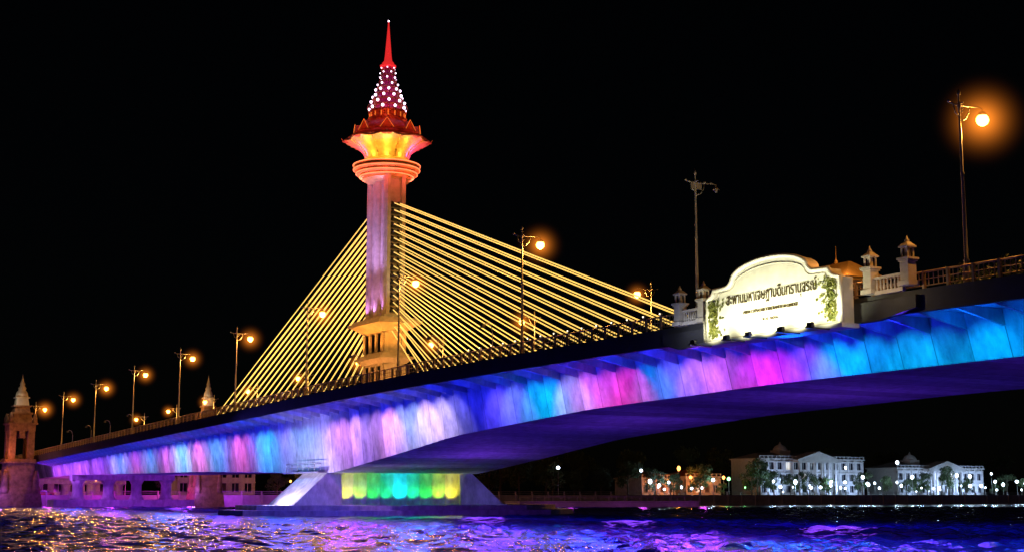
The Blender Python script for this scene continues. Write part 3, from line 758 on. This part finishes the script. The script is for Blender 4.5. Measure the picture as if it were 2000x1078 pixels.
def gate(X,Y,s,label,zk=1.0):
    e=empty('gate_tower',(X,Y,1.5),label,'tower',world=True)
    def q(z): return 1.5+(z-1.5)*zk
    def cb2(b,x,y,z0,z1,*a): b.cbox(x,y,q(z0),q(z1),*a)
    b=MB()
    cb2(b,X,Y,-1,3,10*s,10*s,0,9*s,9*s); cb2(b,X,Y,3,4.5,8.4*s,8.4*s,0,7.6*s,7.6*s); cb2(b,X,Y,4.5,10.0,6.6*s,6.6*s,0,6.2*s,6.2*s); cb2(b,X,Y,10.0,10.4,7.2*s,7.2*s); cb2(b,X,Y,10.4,11,6.6*s,6.6*s)
    for sx_ in (-1,1): 
        for sy in (-1,1): b.rev([(1.0*s,q(3)),(1.1*s,q(4)),(.7*s,q(5)),(.8*s,q(5.6)),(.6*s,q(7)),(.2*s,q(8.5))],12,X+sx_*3.5*s,Y+sy*3.5*s)
    b.obj('base','brown',e)
    b=MB()
    for sx_ in (-1,1):
        for sy in (-1,1): cb2(b,X+sx_*2.1*s,Y+sy*2.1*s,11,17.5,1.5*s,1.5*s)
    cb2(b,X,Y,17.5,19.0,5.9*s,5.9*s); cb2(b,X,Y,19.0,19.4,6.7*s,6.7*s)
    cb2(b,X,Y,15.9,17.48,5.4*s,1.2*s); cb2(b,X,Y,15.9,17.46,1.2*s,5.4*s)
    for sx_ in (-1,1): 
        for sy in (-1,1): b.rev([(.6*s,q(19.4)),(.5*s,q(20.6)),(.15*s,q(21.8))],8,X+sx_*2.7*s,Y+sy*2.7*s)
    cb2(b,X,Y,19.4,21.4,4.6*s,4.6*s,0,4.0*s,4.0*s); cb2(b,X,Y,21.4,21.8,4.8*s,4.8*s); cb2(b,X,Y,21.8,23.2,3.6*s,3.6*s,0,3.2*s,3.2*s); cb2(b,X,Y,23.2,23.5,4.0*s,4.0*s); b.obj('arched_stage','brown',e)
    b=MB(); cb2(b,X,Y,23.5,25.2,3.0*s,3.0*s,0,2.5*s,2.5*s); cb2(b,X,Y,25.2,25.5,3.2*s,3.2*s); b.rev([(1.5*s,q(25.5)),(1.3*s,q(26.5)),(.8*s,q(27.2)),(.95*s,q(27.6)),(.5*s,q(28.2)),(.6*s,q(28.6)),(.35*s,q(29.2)),(.1*s,q(30.2)),(.03,q(31))],16,X,Y); b.obj('crown','stone',e)
    light('POINT','tower_light',(X+3.0*s,Y-3.0*s,q(24.6)),160,(1,.85,.6),e,size=.2)
    light('POINT','tower_light',(X+5*s,Y-5*s,q(12.5)),900,(1,.26,.07),e,size=.2)
    light('POINT','tower_light',(X+7*s,Y-6*s,3.6),800,(.4,.12,1),e,size=.2)
    return e
gate(-323.5,62.4,.92,'tall weathered brown stone gate tower at the bridge end',.92)
gate(-322,103.5,.72,'smaller weathered stone gate tower beside the bridge end',.97)
for (x,y,p,c) in ((-325,69,800,(.6,.05,1)),(-325,82,1100,(.8,.03,.9)),(-325,96,1200,(.9,.05,.6)),(-300,76,1100,(.5,.05,1)),(-300,92,1100,(.5,.05,1)),(-338,75,600,(.8,.05,.8)),(-338,90,600,(.9,.04,.6)),(-325,112,1600,(.5,.03,1)),(-326,52,700,(.35,.12,1)),(-324,128,1200,(.5,.04,.8)),(-320,146,500,(.4,.03,.6))):
    light('POINT','wash_light',(x,y,3.2),p,c,bridge,size=.8)

pt=empty('pontoon',(-262,170,0),'long low floating steel pontoon moored on the river','pontoon',world=True)
b=MB(); b.box(-265,-259,150,196,-.5,1.1); b.box(-265.2,-258.8,149.8,196.2,1.1,1.3); b.obj('hull','conc',pt)
b=MB()
for i in range(24): b.tube([(-259,150+2*i,1.3),(-259,150+2*i,2.2)],.05,5)
b.tube([(-259,150,2.2),(-259,196,2.2)],.05,5); b.obj('guard_rail','metal',pt)
for yy in (158,176,192): light('POINT','dock_light',(-252,yy,3),400,(.5,.05,.7),pt,size=.6)
cr=empty('parked_car',(-332.5,70,2.2),'small red hatchback parked on the river bank road','car')
b=MB(); b.extr([(-2.0,.35),(2.0,.35),(2.05,.8),(1.9,.95),(1.0,1.0),(.45,1.45),(-1.2,1.48),(-1.85,1.0),(-2.05,.9)],-.85,.85); o=b.obj('body','car',cr); o.rotation_euler[2]=math.pi/2
for sx_ in (-1.25,1.25):
    for sy in (-.88,.88):
        b=MB(); b.rev([(.32,-.1),(.34,0),(.32,.1)],14); o=b.obj('wheel','black',cr); o.location=(sy,sx_,.34); o.rotation_euler[1]=math.pi/2
b=MB(); b.extr([(.98,1.02),(.48,1.42),(-1.15,1.44),(-1.7,1.02)],-.86,.86); o=b.obj('window','glass',cr); o.rotation_euler[2]=math.pi/2

# ---------------------------------------------------------------- world, moon, camera
w=bpy.data.worlds.new('World'); scene.world=w; w.use_nodes=True
nt=w.node_tree; bg=nt.nodes['Background']; sk=nt.nodes.new('ShaderNodeTexSky'); sk.sky_type='NISHITA'; sk.sun_disc=False
sk.sun_elevation=math.radians(35); sk.sun_rotation=math.radians(200); nt.links.new(sk.outputs[0],bg.inputs[0]); bg.inputs[1].default_value=.0002
sd=bpy.data.lights.new('moon','SUN'); sd.energy=.01; sd.angle=math.radians(.5); sd.color=(.8,.88,1)
so=bpy.data.objects.new('moon',sd); COL.objects.link(so); so.rotation_euler=(math.radians(55),0,math.radians(60))
cd=bpy.data.cameras.new('camera'); cam=bpy.data.objects.new('camera',cd); COL.objects.link(cam)
cd.sensor_width=36; cd.lens=50.4; cd.clip_end=9000; cd.clip_start=.3
cam.location=(0,0,2.7); cam.rotation_euler=(math.radians(90+8.65),0,math.radians(60.23))
scene.camera=cam
